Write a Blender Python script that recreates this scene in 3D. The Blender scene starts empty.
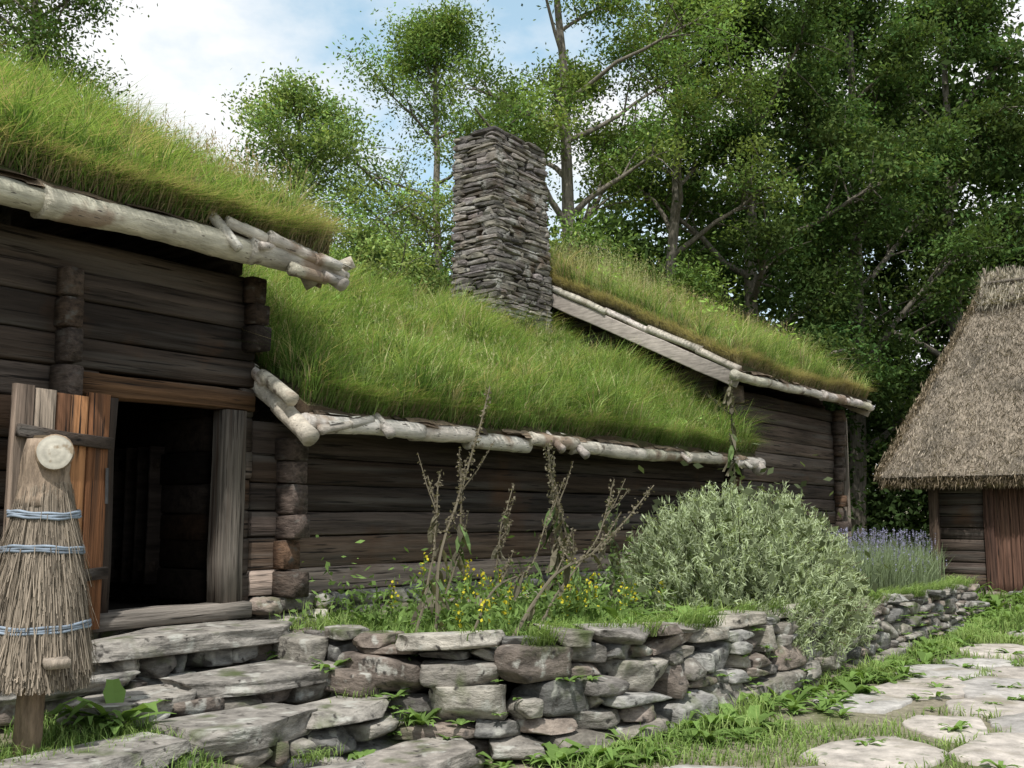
import bpy, math, random
import numpy as np
from mathutils import Vector
rng=np.random.default_rng(11)
random.seed(5)
U=rng.uniform

# ------------------------------------------------------------ helpers
def h2(xi,yi,s):
    v=np.sin(xi*127.1+yi*311.7+s*74.7)*43758.5453
    return v-np.floor(v)
def vnoise(x,y,s=0):
    x=np.asarray(x,float);y=np.asarray(y,float)
    xi=np.floor(x);yi=np.floor(y);fx=x-xi;fy=y-yi
    fx=fx*fx*(3-2*fx);fy=fy*fy*(3-2*fy)
    a=h2(xi,yi,s);b=h2(xi+1,yi,s);c=h2(xi,yi+1,s);d=h2(xi+1,yi+1,s)
    return (a*(1-fx)+b*fx)*(1-fy)+(c*(1-fx)+d*fx)*fy
def fbm(x,y,s=0):
    return (vnoise(x,y,s)+.5*vnoise(x*2.1,y*2.1,s+1)+.25*vnoise(x*4.3,y*4.3,s+2))/1.75
def sstep(x,a,b):
    t=np.clip((np.asarray(x,float)-a)/(b-a),0,1);return t*t*(3-2*t)

class B:
    def __init__(s): s.V=[];s.I=[];s.S=[];s.C=[];s.n=0
    def add(s,V,F,col):
        V=np.asarray(V,float);n=len(V)
        if isinstance(F,np.ndarray):
            s.I.append((F+s.n).ravel());s.S.append(np.full(len(F),F.shape[1]))
        else:
            s.I.append(np.array([i+s.n for f in F for i in f]));s.S.append(np.array([len(f) for f in F]))
        c=np.asarray(col,float)
        if c.ndim==1:c=np.tile(c,(n,1))
        s.V.append(V);s.C.append(c);s.n+=n
    def make(s,name,mat,parent=None,smooth=False):
        V=np.concatenate(s.V).astype(np.float32);I=np.concatenate(s.I).astype(np.int32);S=np.concatenate(s.S)
        C=np.concatenate(s.C)
        me=bpy.data.meshes.new(name)
        me.vertices.add(len(V));me.vertices.foreach_set('co',V.ravel())
        me.loops.add(len(I));me.loops.foreach_set('vertex_index',I)
        st=np.concatenate([[0],np.cumsum(S)[:-1]]).astype(np.int32)
        me.polygons.add(len(S));me.polygons.foreach_set('loop_start',st)
        me.polygons.foreach_set('use_smooth',np.full(len(S),bool(smooth)))
        me.update(calc_edges=True)
        a=me.color_attributes.new('Col','FLOAT_COLOR','POINT')
        rgba=np.ones((len(V),4),np.float32);rgba[:,:3]=np.clip(C,0,1)
        a.data.foreach_set('color',rgba.ravel())
        me.materials.append(mat)
        o=bpy.data.objects.new(name,me);bpy.context.scene.collection.objects.link(o)
        if parent:o.parent=parent
        return o
def empty(name,loc=(0,0,0)):
    o=bpy.data.objects.new(name,None);bpy.context.scene.collection.objects.link(o);return o

def unit(v):
    v=np.asarray(v,float);return v/(np.linalg.norm(v)+1e-9)

def beam(b,p0,p1,w,h,col,up=(0,0,1),k=4.,seg=.35,jit=.008,np_=12,bow=0.):
    p0=np.array(p0,float);p1=np.array(p1,float);L=np.linalg.norm(p1-p0);u=(p1-p0)/L
    sd=unit(np.cross(up,u));up=np.cross(u,sd)
    n=max(2,int(L/seg)+1)
    if k>5.5:
        a=np.array([4,41,49,86])/180*np.pi;a=np.concatenate([a,a+np.pi/2,a+np.pi,a+1.5*np.pi]);np_=16
    else:a=np.linspace(0,2*np.pi,np_,endpoint=False)+np.pi/np_
    c=np.cos(a);s_=np.sin(a);r=(np.abs(c)**k+np.abs(s_)**k)**(-1/k)
    V=[];C=[]
    ph=U(0,100)
    for i in range(n):
        t=i/(n-1);q=p0+u*L*t+sd*U(-jit,jit)+up*(U(-jit,jit)+bow*math.sin(t*math.pi))
        sc=1+U(-.03,.03)
        prof=r*(1+U(-.02,.02,np_))
        V.append(q+np.outer(c*prof*w/2*sc,sd)+np.outer(s_*prof*h/2*sc,up))
        f=.7+.6*vnoise(L*t*.9+ph,ph)
        C.append(np.tile(np.array(col)*f,(np_,1)))
    V=np.concatenate(V);C=np.concatenate(C);F=[]
    for i in range(n-1):
        for j in range(np_):
            F.append((i*np_+j,i*np_+(j+1)%np_,(i+1)*np_+(j+1)%np_,(i+1)*np_+j))
    F.append(tuple(range(np_))[::-1]);F.append(tuple((n-1)*np_+j for j in range(np_)))
    b.add(V,F,C)

def tube(b,pts,rad,col,ns=8,cap=True,jr=0.0):
    pts=np.array(pts,float);n=len(pts);rad=np.broadcast_to(np.asarray(rad,float),(n,))
    d=np.gradient(pts,axis=0);ref=np.array([0,0,1.]) if abs(unit(d[0])[2])<.9 else np.array([1.,0,0])
    V=[];a=np.linspace(0,2*np.pi,ns,endpoint=False)
    for i in range(n):
        u=unit(d[i]);s_=unit(np.cross(ref,u));w=np.cross(u,s_)
        rr=rad[i]*(1+U(-jr,jr,ns))
        V.append(pts[i]+np.outer(np.cos(a)*rr,s_)+np.outer(np.sin(a)*rr,w))
    V=np.concatenate(V)
    i=np.arange(n-1)[:,None]*ns;j=np.arange(ns)[None,:];j2=(j+1)%ns
    F=np.stack([i+j,i+j2,i+ns+j2,i+ns+j],-1).reshape(-1,4)
    F=[tuple(f) for f in F.tolist()]
    if cap:F.append(tuple(range(ns))[::-1]);F.append(tuple((n-1)*ns+q for q in range(ns)))
    c=np.asarray(col,float)
    if c.ndim==2:c=np.repeat(c,ns,axis=0)
    b.add(V,F,c)

_T={}
def tmpl(n):
    if n in _T:return _T[n]
    g=np.linspace(-1,1,n+1);P=[];F=[]
    for ax in range(3):
        for sg in(-1,1):
            base=len(P)
            for i in g:
                for j in g:
                    p=[0,0,0];p[ax]=sg;p[(ax+1)%3]=i;p[(ax+2)%3]=j;P.append(p)
            for i in range(n):
                for j in range(n):
                    q=[base+i*(n+1)+j,base+(i+1)*(n+1)+j,base+(i+1)*(n+1)+j+1,base+i*(n+1)+j+1]
                    F.append(q if sg>0 else q[::-1])
    P=np.array(P);key,idx,inv=np.unique(np.round(P,5),axis=0,return_index=True,return_inverse=True)
    inv=inv.ravel();F=inv[np.array(F)]
    _T[n]=(P[idx],F);return _T[n]
def stone(b,c,dims,rz=0,n=6,k=6.,col=(.3,.28,.25),tilt=.03,cuts=6,rough=.05,hor=False,cutd=.85):
    P0,F=tmpl(n)
    P=P0/((np.abs(P0)**k).sum(1)**(1/k))[:,None]
    for _ in range(cuts):
        nn=rng.normal(size=3)
        if hor:nn[2]*=.2
        nn=unit(nn);d=U(.72,1.0)*(np.abs(nn).sum()**.6)*cutd
        s_=P@nn;P=P-np.maximum(0,s_-d)[:,None]*nn
    f=rng.normal(size=(5,3))*2.6;ph=U(0,6,5)
    for i in range(5):
        P=P+rough*.5*np.sin(P@f[i]+ph[i])[:,None]*unit(rng.normal(size=3))
    P=P*(1+rng.normal(size=(len(P),1))*rough*.16)
    P=P*np.array(dims)/2
    tx,ty=U(-tilt,tilt,2);P[:,2]+=P[:,0]*tx+P[:,1]*ty
    cr,sr=math.cos(rz),math.sin(rz)
    P=np.stack([P[:,0]*cr-P[:,1]*sr,P[:,0]*sr+P[:,1]*cr,P[:,2]],1)+np.array(c)
    b.add(P,F,col)

def blades(b,P,h,w,lean,col,az=None):
    n=len(P)
    if az is None:az=U(0,2*np.pi,n)
    d=np.stack([np.cos(az),np.sin(az),np.zeros(n)],1)
    a2=az+np.pi/2+U(-.9,.9,n);sd=np.stack([np.cos(a2),np.sin(a2),np.zeros(n)],1)*(w/2)[:,None]
    z=np.array([0,0,1.])
    l=lean[:,None];hh=h[:,None]
    m=P+z*hh*.55*(1-.25*l)+d*hh*.28*l
    t=P+z*hh*(1-.6*l)+d*hh*.95*l
    V=np.stack([P-sd,P+sd,m+sd*.75,m-sd*.75,t],1).reshape(-1,3)
    i=np.arange(n)[:,None]*5
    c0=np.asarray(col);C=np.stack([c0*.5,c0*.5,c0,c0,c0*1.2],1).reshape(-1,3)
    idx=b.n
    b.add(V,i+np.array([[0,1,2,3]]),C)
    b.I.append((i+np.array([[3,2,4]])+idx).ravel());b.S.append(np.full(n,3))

def leaves(b,P,L,W,col,upb=.6,dirv=None):
    n=len(P);nn=rng.normal(size=(n,3));nn[:,2]+=upb;nn/=np.linalg.norm(nn,axis=1)[:,None]
    a=rng.normal(size=(n,3)) if dirv is None else dirv+rng.normal(size=(n,3))*.25
    a-= (a*nn).sum(1)[:,None]*nn;a/=np.linalg.norm(a,axis=1)[:,None]+1e-9
    c=np.cross(nn,a)
    L=np.broadcast_to(L,(n,))[:,None];W=np.broadcast_to(W,(n,))[:,None]
    V=np.stack([P-a*L/2,P+c*W/2-a*L*.05,P+a*L/2,P-c*W/2-a*L*.05],1).reshape(-1,3)
    F=np.arange(n)[:,None]*4+np.array([[0,1,2,3]])
    b.add(V,F,np.repeat(np.broadcast_to(col,(n,3)),4,axis=0))

# ------------------------------------------------------------ materials
def make_mat(name,sc=(1,1,1),n1=6,lo=.5,hi=1.35,over=None,bump=.4,bd=.02,rough=.85,n1d=5,spec=.2):
    m=bpy.data.materials.new(name);m.use_nodes=True;nt=m.node_tree;N=nt.nodes;L=nt.links
    bs=N['Principled BSDF'];bs.inputs['Roughness'].default_value=rough
    bs.inputs['Specular IOR Level'].default_value=spec
    at=N.new('ShaderNodeAttribute');at.attribute_name='Col'
    tc=N.new('ShaderNodeTexCoord');mp=N.new('ShaderNodeMapping');mp.inputs['Scale'].default_value=sc
    L.new(tc.outputs['Object'],mp.inputs['Vector'])
    no=N.new('ShaderNodeTexNoise');no.inputs['Scale'].default_value=n1;no.inputs['Detail'].default_value=n1d
    no.inputs['Roughness'].default_value=.68
    L.new(mp.outputs[0],no.inputs['Vector'])
    mr=N.new('ShaderNodeMapRange');mr.inputs[1].default_value=.32;mr.inputs[2].default_value=.68
    mr.inputs[3].default_value=lo;mr.inputs[4].default_value=hi
    L.new(no.outputs['Fac'],mr.inputs[0])
    vm=N.new('ShaderNodeVectorMath');vm.operation='SCALE'
    L.new(at.outputs['Color'],vm.inputs[0]);L.new(mr.outputs[0],vm.inputs['Scale'])
    out=vm.outputs[0]
    for ov in (over or []):
        s2,lo2,hi2,c2,usemap=ov[:5];amt=ov[5] if len(ov)>5 else 1.
        n2=N.new('ShaderNodeTexNoise');n2.inputs['Scale'].default_value=s2;n2.inputs['Detail'].default_value=4
        L.new(mp.outputs[0] if usemap else tc.outputs['Object'],n2.inputs['Vector'])
        r2=N.new('ShaderNodeMapRange');r2.inputs[1].default_value=lo2;r2.inputs[2].default_value=hi2;r2.inputs[4].default_value=amt
        L.new(n2.outputs['Fac'],r2.inputs[0])
        mx=N.new('ShaderNodeMix');mx.data_type='RGBA';mx.inputs[7].default_value=(*c2,1)
        L.new(r2.outputs[0],mx.inputs[0]);L.new(out,mx.inputs[6]);out=mx.outputs[2]
    L.new(out,bs.inputs['Base Color'])
    bp=N.new('ShaderNodeBump');bp.inputs['Strength'].default_value=bump;bp.inputs['Distance'].default_value=bd
    L.new(no.outputs['Fac'],bp.inputs['Height']);L.new(bp.outputs[0],bs.inputs['Normal'])
    return m
def leaf_mat(name,tr=.35):
    m=bpy.data.materials.new(name);m.use_nodes=True;nt=m.node_tree;N=nt.nodes;L=nt.links
    N.remove(N['Principled BSDF']);o=N['Material Output']
    at=N.new('ShaderNodeAttribute');at.attribute_name='Col'
    d=N.new('ShaderNodeBsdfDiffuse');t=N.new('ShaderNodeBsdfTranslucent')
    hs=N.new('ShaderNodeVectorMath');hs.operation='MULTIPLY';hs.inputs[1].default_value=(1.25,1.3,.65)
    L.new(at.outputs['Color'],hs.inputs[0]);L.new(at.outputs['Color'],d.inputs[0]);L.new(hs.outputs[0],t.inputs[0])
    mx=N.new('ShaderNodeMixShader');mx.inputs[0].default_value=tr
    L.new(d.outputs[0],mx.inputs[1]);L.new(t.outputs[0],mx.inputs[2])
    L.new(mx.outputs[0],o.inputs['Surface']);return m

wov=[(1.1,.50,.70,(.115,.105,.093),True,.65),(.9,.60,.72,(.095,.048,.024),False,.8),(4.5,.60,.66,(.010,.008,.007),True,.9)]
M_logx=make_mat('weathered_log_x',(.35,8,8),1.8,.35,1.55,wov,1.,.03)
M_logy=make_mat('weathered_log_y',(8,.35,8),1.8,.35,1.55,wov,1.,.03)
M_logz=make_mat('weathered_log_z',(10,10,.35),2.0,.3,1.5,[(1.2,.54,.70,(.05,.033,.024),True),(5,.6,.66,(.02,.013,.01),True)],1.,.025)
M_dark=make_mat('shade_dark_interior_wood',(.5,8,8),2.0,.4,1.5,None,.8,.02,.95,5,.05)  # wood of the dim interior; the shade is put into its near-black colours
M_end=make_mat('log_end_wood',(6,2,9),3,.35,1.4,[(2,.56,.7,(.11,.098,.085),True)],1.,.025)
M_birch=make_mat('birch_bark',(2.,9,9),2.2,.6,1.15,[(2.0,.56,.64,(.24,.17,.12),False,.85),(5,.62,.67,(.12,.09,.07),False,.8),(6,.64,.69,(.10,.085,.075),True)],.8,.018,.6)
M_stone=make_mat('fieldstone',(1,1,2.6),6,.4,1.5,[(7,.58,.68,(.38,.37,.33),False),(3.2,.56,.7,(.085,.10,.045),False),(11,.62,.70,(.05,.045,.04),False)],1.,.03,.92,6)
M_flag=make_mat('flagstone',(1,1,1),5,.55,1.25,[(2.2,.55,.7,(.24,.21,.165),False),(9,.62,.7,(.2,.2,.15),False)],.8,.018,.85,6)
M_chim=make_mat('slate_masonry',(1,1,5),6,.3,1.55,[(4,.56,.66,(.33,.32,.29),False,.8),(2.2,.56,.7,(.12,.085,.06),False,.8),(8,.62,.68,(.035,.032,.03),False)],1.,.03,.9,6)
M_soil=make_mat('soil',(1,1,1),8,.5,1.4,[(1.5,.5,.65,(.06,.075,.025),False)],.8,.04,1.)
M_ground=make_mat('courtyard_ground',(1,1,1),9,.6,1.3,[(1.5,.52,.62,(.10,.11,.045),False),(30,.6,.7,(.3,.26,.2),False)],.8,.03,1.)
M_bark=make_mat('tree_bark',(5,5,1),4,.5,1.4,None,.8,.03)
M_leaf=leaf_mat('leaf',.34)
M_grass=leaf_mat('grass_blade',.32)
M_straw=leaf_mat('straw',.12)
M_thatch=make_mat('thatch',(1,1,.35),22,.45,1.45,[(1.2,.5,.7,(.12,.105,.085),False)],1.,.06,1.)
M_hoop=make_mat('painted_hoop',(1,1,1),12,.7,1.2,None,.3,.005,.6)
M_cut=make_mat('cut_wood',(1,1,1),9,.7,1.15,[(14,.58,.66,(.30,.24,.17),False)],.4,.01)
M_barge=make_mat('weathered_board',(8,1,8),4,.6,1.25,None,.5,.01)

# ------------------------------------------------------------ camera, light, world
sc=bpy.context.scene
cam=bpy.data.cameras.new('camera');co=bpy.data.objects.new('camera',cam);sc.collection.objects.link(co)
cam.sensor_width=36;cam.lens=1050/1024*36;cam.clip_end=2000
co.location=(0,-7,1.6)
p=math.radians(7.26);yaw=math.atan2(.5976,.8018)
dv=Vector((math.cos(yaw)*math.cos(p),math.sin(yaw)*math.cos(p),math.sin(p)))
co.rotation_euler=dv.to_track_quat('-Z','Y').to_euler()
sc.camera=co
ts=Vector((-.66,-.34,1.15)).normalized()
sun=bpy.data.lights.new('sun','SUN');sun.energy=4.7;sun.angle=math.radians(1.0);sun.color=(1,.975,.93)
so=bpy.data.objects.new('sun',sun);sc.collection.objects.link(so);so.rotation_euler=ts.to_track_quat('Z','Y').to_euler()
w=bpy.data.worlds.new('World');sc.world=w;w.use_nodes=True;N=w.node_tree.nodes;L=w.node_tree.links
bg=N['Background'];sky=N.new('ShaderNodeTexSky');sky.sky_type='NISHITA';sky.sun_disc=False
sky.sun_elevation=math.asin(ts.z);sky.sun_rotation=math.atan2(ts.x,ts.y)
bg.inputs[1].default_value=.12
tc=N.new('ShaderNodeTexCoord');mp=N.new('ShaderNodeMapping');mp.inputs['Scale'].default_value=(1,1,1.8);mp.inputs['Location'].default_value=(.35,.1,.2)
no=N.new('ShaderNodeTexNoise');no.inputs['Scale'].default_value=2.6;no.inputs['Detail'].default_value=8;no.inputs['Roughness'].default_value=.55
L.new(tc.outputs['Generated'],mp.inputs[0]);L.new(mp.outputs[0],no.inputs['Vector'])
mr=N.new('ShaderNodeMapRange');mr.inputs[1].default_value=.40;mr.inputs[2].default_value=.54
L.new(no.outputs['Fac'],mr.inputs[0])
mx=N.new('ShaderNodeMix');mx.data_type='RGBA';mx.inputs[7].default_value=(8.7,8.8,8.9,1)
ad=N.new('ShaderNodeVectorMath');ad.operation='MULTIPLY_ADD';ad.inputs[1].default_value=(1.2,1.2,1.1);ad.inputs[2].default_value=(2.3,3.2,3.4)
L.new(sky.outputs[0],ad.inputs[0])
L.new(mr.outputs[0],mx.inputs[0]);L.new(ad.outputs[0],mx.inputs[6]);L.new(mx.outputs[2],bg.inputs[0])
sc.view_settings.view_transform='Standard';sc.view_settings.look='None';sc.view_settings.exposure=0

# ------------------------------------------------------------ terrain
def gz(x,y):
    x=np.asarray(x,float);y=np.asarray(y,float)
    h=.36*(1-sstep(x,3.6,5.2))*sstep(y,-3.0,-1.5)
    h=h+ (fbm(x*.9,y*.9,3)-.5)*.05*sstep(np.hypot(x,y+7),1,4)
    h=h+sstep(np.hypot(x-10,y),30,90)*(fbm(x*.03,y*.03,8)*6)
    return h-.02
xs=np.concatenate([np.linspace(-400,-12,20)[:-1],np.linspace(-12,32,150)[:-1],np.linspace(32,500,26)])
ys=np.concatenate([np.linspace(-400,-14,18)[:-1],np.linspace(-14,20,120)[:-1],np.linspace(20,500,26)])
X,Y=np.meshgrid(xs,ys,indexing='ij');V=np.stack([X.ravel(),Y.ravel(),gz(X,Y).ravel()],1)
ny=len(ys);i,j=np.meshgrid(np.arange(len(xs)-1),np.arange(ny-1),indexing='ij')
F=np.stack([i*ny+j,(i+1)*ny+j,(i+1)*ny+j+1,i*ny+j+1],-1).reshape(-1,4)
b=B();g=fbm(V[:,0]*.7,V[:,1]*.7,5)[:,None];b.add(V,F,np.array([.24,.205,.16])*(1-g)+np.array([.13,.13,.07])*g)
b.make('ground',M_ground,smooth=True)

# retaining wall line
PL=np.array([(5.9,-.25),(5.62,-1.2),(5.68,-2.0),(6.05,-2.6),(7.0,-2.88),(10,-3.0),(13.2,-2.85),(16,-2.7),(18.7,-2.5),(19.4,-1.8),(19.7,-.3)])
dl=np.concatenate([[0],np.cumsum(np.hypot(*np.diff(PL,axis=0).T))])
def wp(s):
    return np.array([np.interp(s,dl,PL[:,0]),np.interp(s,dl,PL[:,1])])
def wtop(x):return np.interp(x,[5.5,10,13.2,18.7,19.7],[.70,.66,.57,.46,.42])
xs=np.linspace(5.72,19.5,110);yw=np.interp(xs,[5.72,6.05,7,10,13.2,16,18.7,19.5],[-1.9,-2.5,-2.8,-2.92,-2.77,-2.62,-2.4,-1.5])
V=[];nv=24
for x,y0 in zip(xs,yw):
    yy=np.linspace(y0,.15,nv);zz=wtop(x)-.05+(fbm(x*2+yy*0,yy*2,4)-.4)*.07
    V.append(np.stack([np.full(nv,x),yy,zz],1))
V=np.concatenate(V);i,j=np.meshgrid(np.arange(len(xs)-1),np.arange(nv-1),indexing='ij')
F=np.stack([i*nv+j,(i+1)*nv+j,(i+1)*nv+j+1,i*nv+j+1],-1).reshape(-1,4)
b=B();b.add(V,F,(.10,.085,.05));b.make('garden_bed_soil',M_soil,smooth=True)
def bedz(x,y):return wtop(x)-.05+(fbm(x*2,y*2,4)-.4)*.07

def stcol():
    c=random.choice([(.22,.20,.175),(.17,.155,.14),(.25,.225,.19),(.20,.165,.14),(.31,.285,.245),(.15,.145,.135),(.22,.18,.15),(.27,.26,.24)])
    return np.array(c)*U(.75,1.15)
b=B();Lt=dl[-1];NC=6;blocked=[[] for _ in range(NC+3)]
def bound(k,s,H):
    return H*(k/NC)+ (0 if k in(0,) else (float(vnoise(s*1.1,k*7.3,k))-.5)*.10)
for k in range(NC):
    s=U(0,.2)
    while s<Lt-.1:
        near=s<7
        Ls=U(.14,.42) if k>0 else U(.3,.7)
        if random.random()<.32:Ls*=1.8
        sm=s+Ls/2
        if any(a<sm+Ls*.3 and sm-Ls*.3<c for a,c in blocked[k]):
            s+=.07;continue
        p_=wp(sm);q=wp(sm+.05);tg=unit(np.append(q-p_,0))[:2];rz=math.atan2(tg[1],tg[0])
        H=wtop(p_[0]);dbl=(random.random()<.24 and k<NC-1 and Ls>.25)
        z0=bound(k,sm,H);z1=bound(k+(2 if dbl else 1),sm,H)
        if dbl:blocked[k+1].append((s,s+Ls))
        nrm=np.array([tg[1],-tg[0]]);zc=(z0+z1)/2
        off=.18*(1-zc/H)+U(-.05,.055)
        c=p_+nrm*(off-.12);base=float(gz(p_[0],p_[1]))*.5*(1-zc/H)
        stone(b,(c[0],c[1],zc+base),(Ls*1.06,U(.34,.42),(z1-z0)*1.08),rz+U(-.12,.12),9 if near else 5,U(7,18),stcol(),.08,8,.05,cutd=.86)
        s+=Ls
s=0
while s<Lt-.2:
    if random.random()<.16 and s>2:s+=U(.1,.4);continue
    Ls=U(.3,.95);p_=wp(s+Ls/2);q=wp(s+Ls/2+.05);tg=unit(np.append(q-p_,0))[:2];rz=math.atan2(tg[1],tg[0]);nrm=np.array([tg[1],-tg[0]])
    c=p_+nrm*U(-.14,.02);th=U(.05,.12)
    stone(b,(c[0],c[1],wtop(p_[0])+th/2+U(-.04,.02)),(Ls*.98,U(.3,.5),th),rz+U(-.25,.25),10,16,stcol()*1.15,.06,8,.045,True,cutd=.86);s+=Ls
b.make('stone_retaining_wall',M_stone,smooth=True)

# steps
root=empty('stone_steps')
b=B()
SL=[(4.80,-.45,.80,1.9,.70,.13,.02),(5.02,-1.12,.55,1.6,.6,.10,.05),(3.75,-.62,.60,.95,.55,.11,-.05),(3.95,-1.08,.50,.95,.5,.1,.1),
(4.28,-1.66,.39,1.15,.68,.15,.1),(5.15,-1.76,.36,.95,.52,.10,.18),(3.15,-1.84,.38,1.25,.5,.13,.03),(5.15,-2.42,.13,1.15,.5,.12,.2),(2.1,-1.9,.34,.9,.5,.12,-.1),
(4.2,-2.38,.16,1.0,.5,.13,-.1),(3.2,-2.5,.17,1.0,.5,.12,.1)]
for x,y,z,lx,ly,th,r in SL:
    stone(b,(x,y,z-th/2),(lx,ly,th),r,20,26,stcol()*.3+np.array([.19,.175,.155]),.015,7,.035,True,cutd=.88)
b.make('tread_slabs',M_stone,root,True)
b=B()
def row(x0,x1,y,z0,z1,dy=.3):
    x=x0
    while x<x1:
        l=U(.14,.5);stone(b,(x+l/2,y+U(-.04,.03),(z0+z1)/2),(l,dy,(z1-z0)*U(.9,1.08)),U(-.15,.15),7,U(8,16),stcol()*.85,.07,7,.05,cutd=.86);x+=l
row(3.9,5.8,-.5,.53,.68,.45);row(3.3,5.8,-.55,.36,.54,.5);row(3.6,5.9,-1.15,.3,.45,.4);row(3.6,5.7,-1.0,.1,.3,.5);row(3.7,5.6,-1.75,.1,.26,.45);row(3.7,5.5,-1.8,-.05,.12,.5)
row(2.3,3.8,-1.75,.1,.26,.4);row(4.0,5.5,-2.4,-.08,.05,.4);row(2.0,4.0,-.35,.35,.6,.4);row(5.4,5.8,-.9,.5,.72,.5);row(5.35,5.75,-1.5,.1,.36,.4);row(5.35,5.7,-1.45,.36,.52,.4)
b.make('riser_stones',M_stone,root,True)

# ------------------------------------------------------------ flagstones
b=B();FL=[]
for ix in range(15):
    for iy in range(5):
        x=5.9+ix*1.16+U(-.2,.2)+(iy%2)*.55;y=-3.9-iy*.76+U(-.14,.14)
        if random.random()<.10:continue
        FL.append((x,y,U(.46,.62),U(.85,1.25)))
for x,y,r,el in FL:
    n=random.choice([5,6,7]);a=np.linspace(0,2*np.pi,n,endpoint=False)+U(-.3,.3,n)+U(0,1);rr=r*(U(.8,1.15,n))
    ox=np.cos(a)*rr*1.15*el;oy=np.sin(a)*rr*.82
    idx=np.linspace(0,n,42,endpoint=False);ox=np.interp(idx,range(n+1),np.append(ox,ox[0]));oy=np.interp(idx,range(n+1),np.append(oy,oy[0]))
    for _ in range(2):
        ox=.5*ox+.25*(np.roll(ox,1)+np.roll(ox,-1));oy=.5*oy+.25*(np.roll(oy,1)+np.roll(oy,-1))
    ox+=U(-.015,.015,42);oy+=U(-.015,.015,42)
    tx,ty=U(-.02,.02,2);V=[]
    zb=float(gz(x,y))+U(0,.015)
    for sc_,zz in((1.0,-.05),(1.0,.010),(.97,.020),(.6,.026),(.25,.024)):
        V.append(np.stack([x+ox*sc_,y+oy*sc_,zb+zz+ox*sc_*tx+oy*sc_*ty+(U(-.003,.003,42) if sc_<.96 else 0)],1))
    V=np.concatenate(V);F=[]
    for q in range(4):
        for t in range(42):F.append((q*42+t,q*42+(t+1)%42,(q+1)*42+(t+1)%42,(q+1)*42+t))
    F.append(tuple(4*42+t for t in range(42)))
    b.add(V,F,np.array(random.choice([(.43,.405,.375),(.45,.43,.41),(.37,.345,.32),(.43,.385,.34)]))*U(.88,1.1))
b.make('flagstone_path',M_flag,smooth=True)

# ------------------------------------------------------------ log house
house=empty('turf_roofed_log_house')
DK=np.array([.053,.040,.032])
def dk():
    return DK*np.array(random.choice([(1,1,1),(1.3,1.3,1.35),(.65,.65,.65),(1.9,1.95,2.0),(1.5,1.2,.95),(1.0,.9,.8),(1.5,1.45,1.4),(.8,.8,.8)]))*U(.8,1.2)
bx=B();by=B();bz=B();be=B();bi=B();biy=B()
def hs(z0,z1,h):
    n=round((z1-z0)/h);q=U(.82,1.18,n);q=np.cumsum(q)/q.sum()
    return z0+np.concatenate([[0],q])*(z1-z0)
def wallx(x0,x1,y,z0,z1,h=.245,gaps=(),tone=None,w=.17,bb=None):
    bb=bb or bx
    zb=hs(z0,z1,h);n=len(zb)-1
    for k in range(n):
        zc=(zb[k]+zb[k+1])/2;hh=zb[k+1]-zb[k];segs=[(x0,x1)]
        for (g0,g1,gz0,gz1) in gaps:
            if gz0<zc<gz1:
                segs=[q for a,c in segs for q in ((a,min(c,g0)),(max(a,g1),c)) if q[1]-q[0]>.05]
        for a,c in segs:
            cc=dk()*(1 if tone is None else tone(k,n));yo=U(-.022,.018)
            beam(bb,(a,y+yo,zc),(c,y+yo,zc),w,hh*.985,cc,k=9,jit=.006,seg=.5)
def wally(x,y0,y1,z0,z1,h=.245,rl=None,w=.17,bb=None,tn=1.3):
    bb=bb or by
    zb=hs(z0,z1,h);n=len(zb)-1
    for k in range(n):
        zc=(zb[k]+zb[k+1])/2;hh=zb[k+1]-zb[k];a,c=y0,y1
        if rl:
            m=rl(zc+hh*.5)
            if m is None:continue
            a=max(a,m[0]);c=min(c,m[1])
            if c-a<.2:continue
        xo=U(-.02,.02);beam(bb,(x+xo,a,zc),(x+xo,c,zc),w,hh*.985,dk()*tn,k=9,seg=.5)
YM=3.0
def rl_hi(z):
    y=-.5+(z-3.60)/.5
    return None if y>YM-.1 else (y,2*YM-y)
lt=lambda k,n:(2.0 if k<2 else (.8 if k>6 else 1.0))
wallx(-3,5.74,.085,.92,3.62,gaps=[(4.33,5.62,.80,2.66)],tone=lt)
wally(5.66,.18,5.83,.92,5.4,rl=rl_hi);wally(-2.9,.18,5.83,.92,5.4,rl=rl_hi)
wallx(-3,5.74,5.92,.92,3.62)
beam(bx,(4.1,.045,2.565),(5.72,.045,2.565),.2,.17,(.12,.065,.034),k=9)
beam(bz,(4.385,.03,.86),(4.385,.03,2.475),.12,.2,(.04,.03,.024),up=(0,1,0),k=9)
beam(bz,(5.535,.02,.86),(5.535,.02,2.475),.22,.2,(.14,.12,.10),up=(0,1,0),k=9)
beam(bx,(4.25,-.02,.86),(5.66,-.02,.86),.3,.13,(.20,.175,.15),k=8)
def stack(x,y0,z0,z1,w=.2,h=.235,yb=.0,tn=1.4):
    zb=hs(z0,z1,h);n=len(zb)-1
    for k in range(n):
        zc=(zb[k]+zb[k+1])/2;hh=zb[k+1]-zb[k];yy=y0+U(-.08,.05)
        c=dk()*tn
        ww=w*U(.85,1.08);xo=U(-.02,.02)
        beam(be,(x+xo,yy,zc+U(-.01,.01)),(x+xo,yb,zc),ww,hh*.94,c,k=12,seg=.2,jit=.003)
        beam(be,(x+xo,yy+.09,zc),(x+xo,yb,zc),ww*.72,hh*1.0,c*.7,k=12,seg=.2,jit=.003)
stack(4.02,-.16,2.42,3.38,.14,.24,tn=1.1)
stack(5.68,-.15,2.98,3.62,.18,.215,tn=1.1)
stack(6.10,-.18,.93,2.28,.20,.225,tn=1.7)
stack(14.98,-.18,.93,3.62,.17,.235)
stack(19.62,-.16,.6,3.62,.17,.235)
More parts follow.
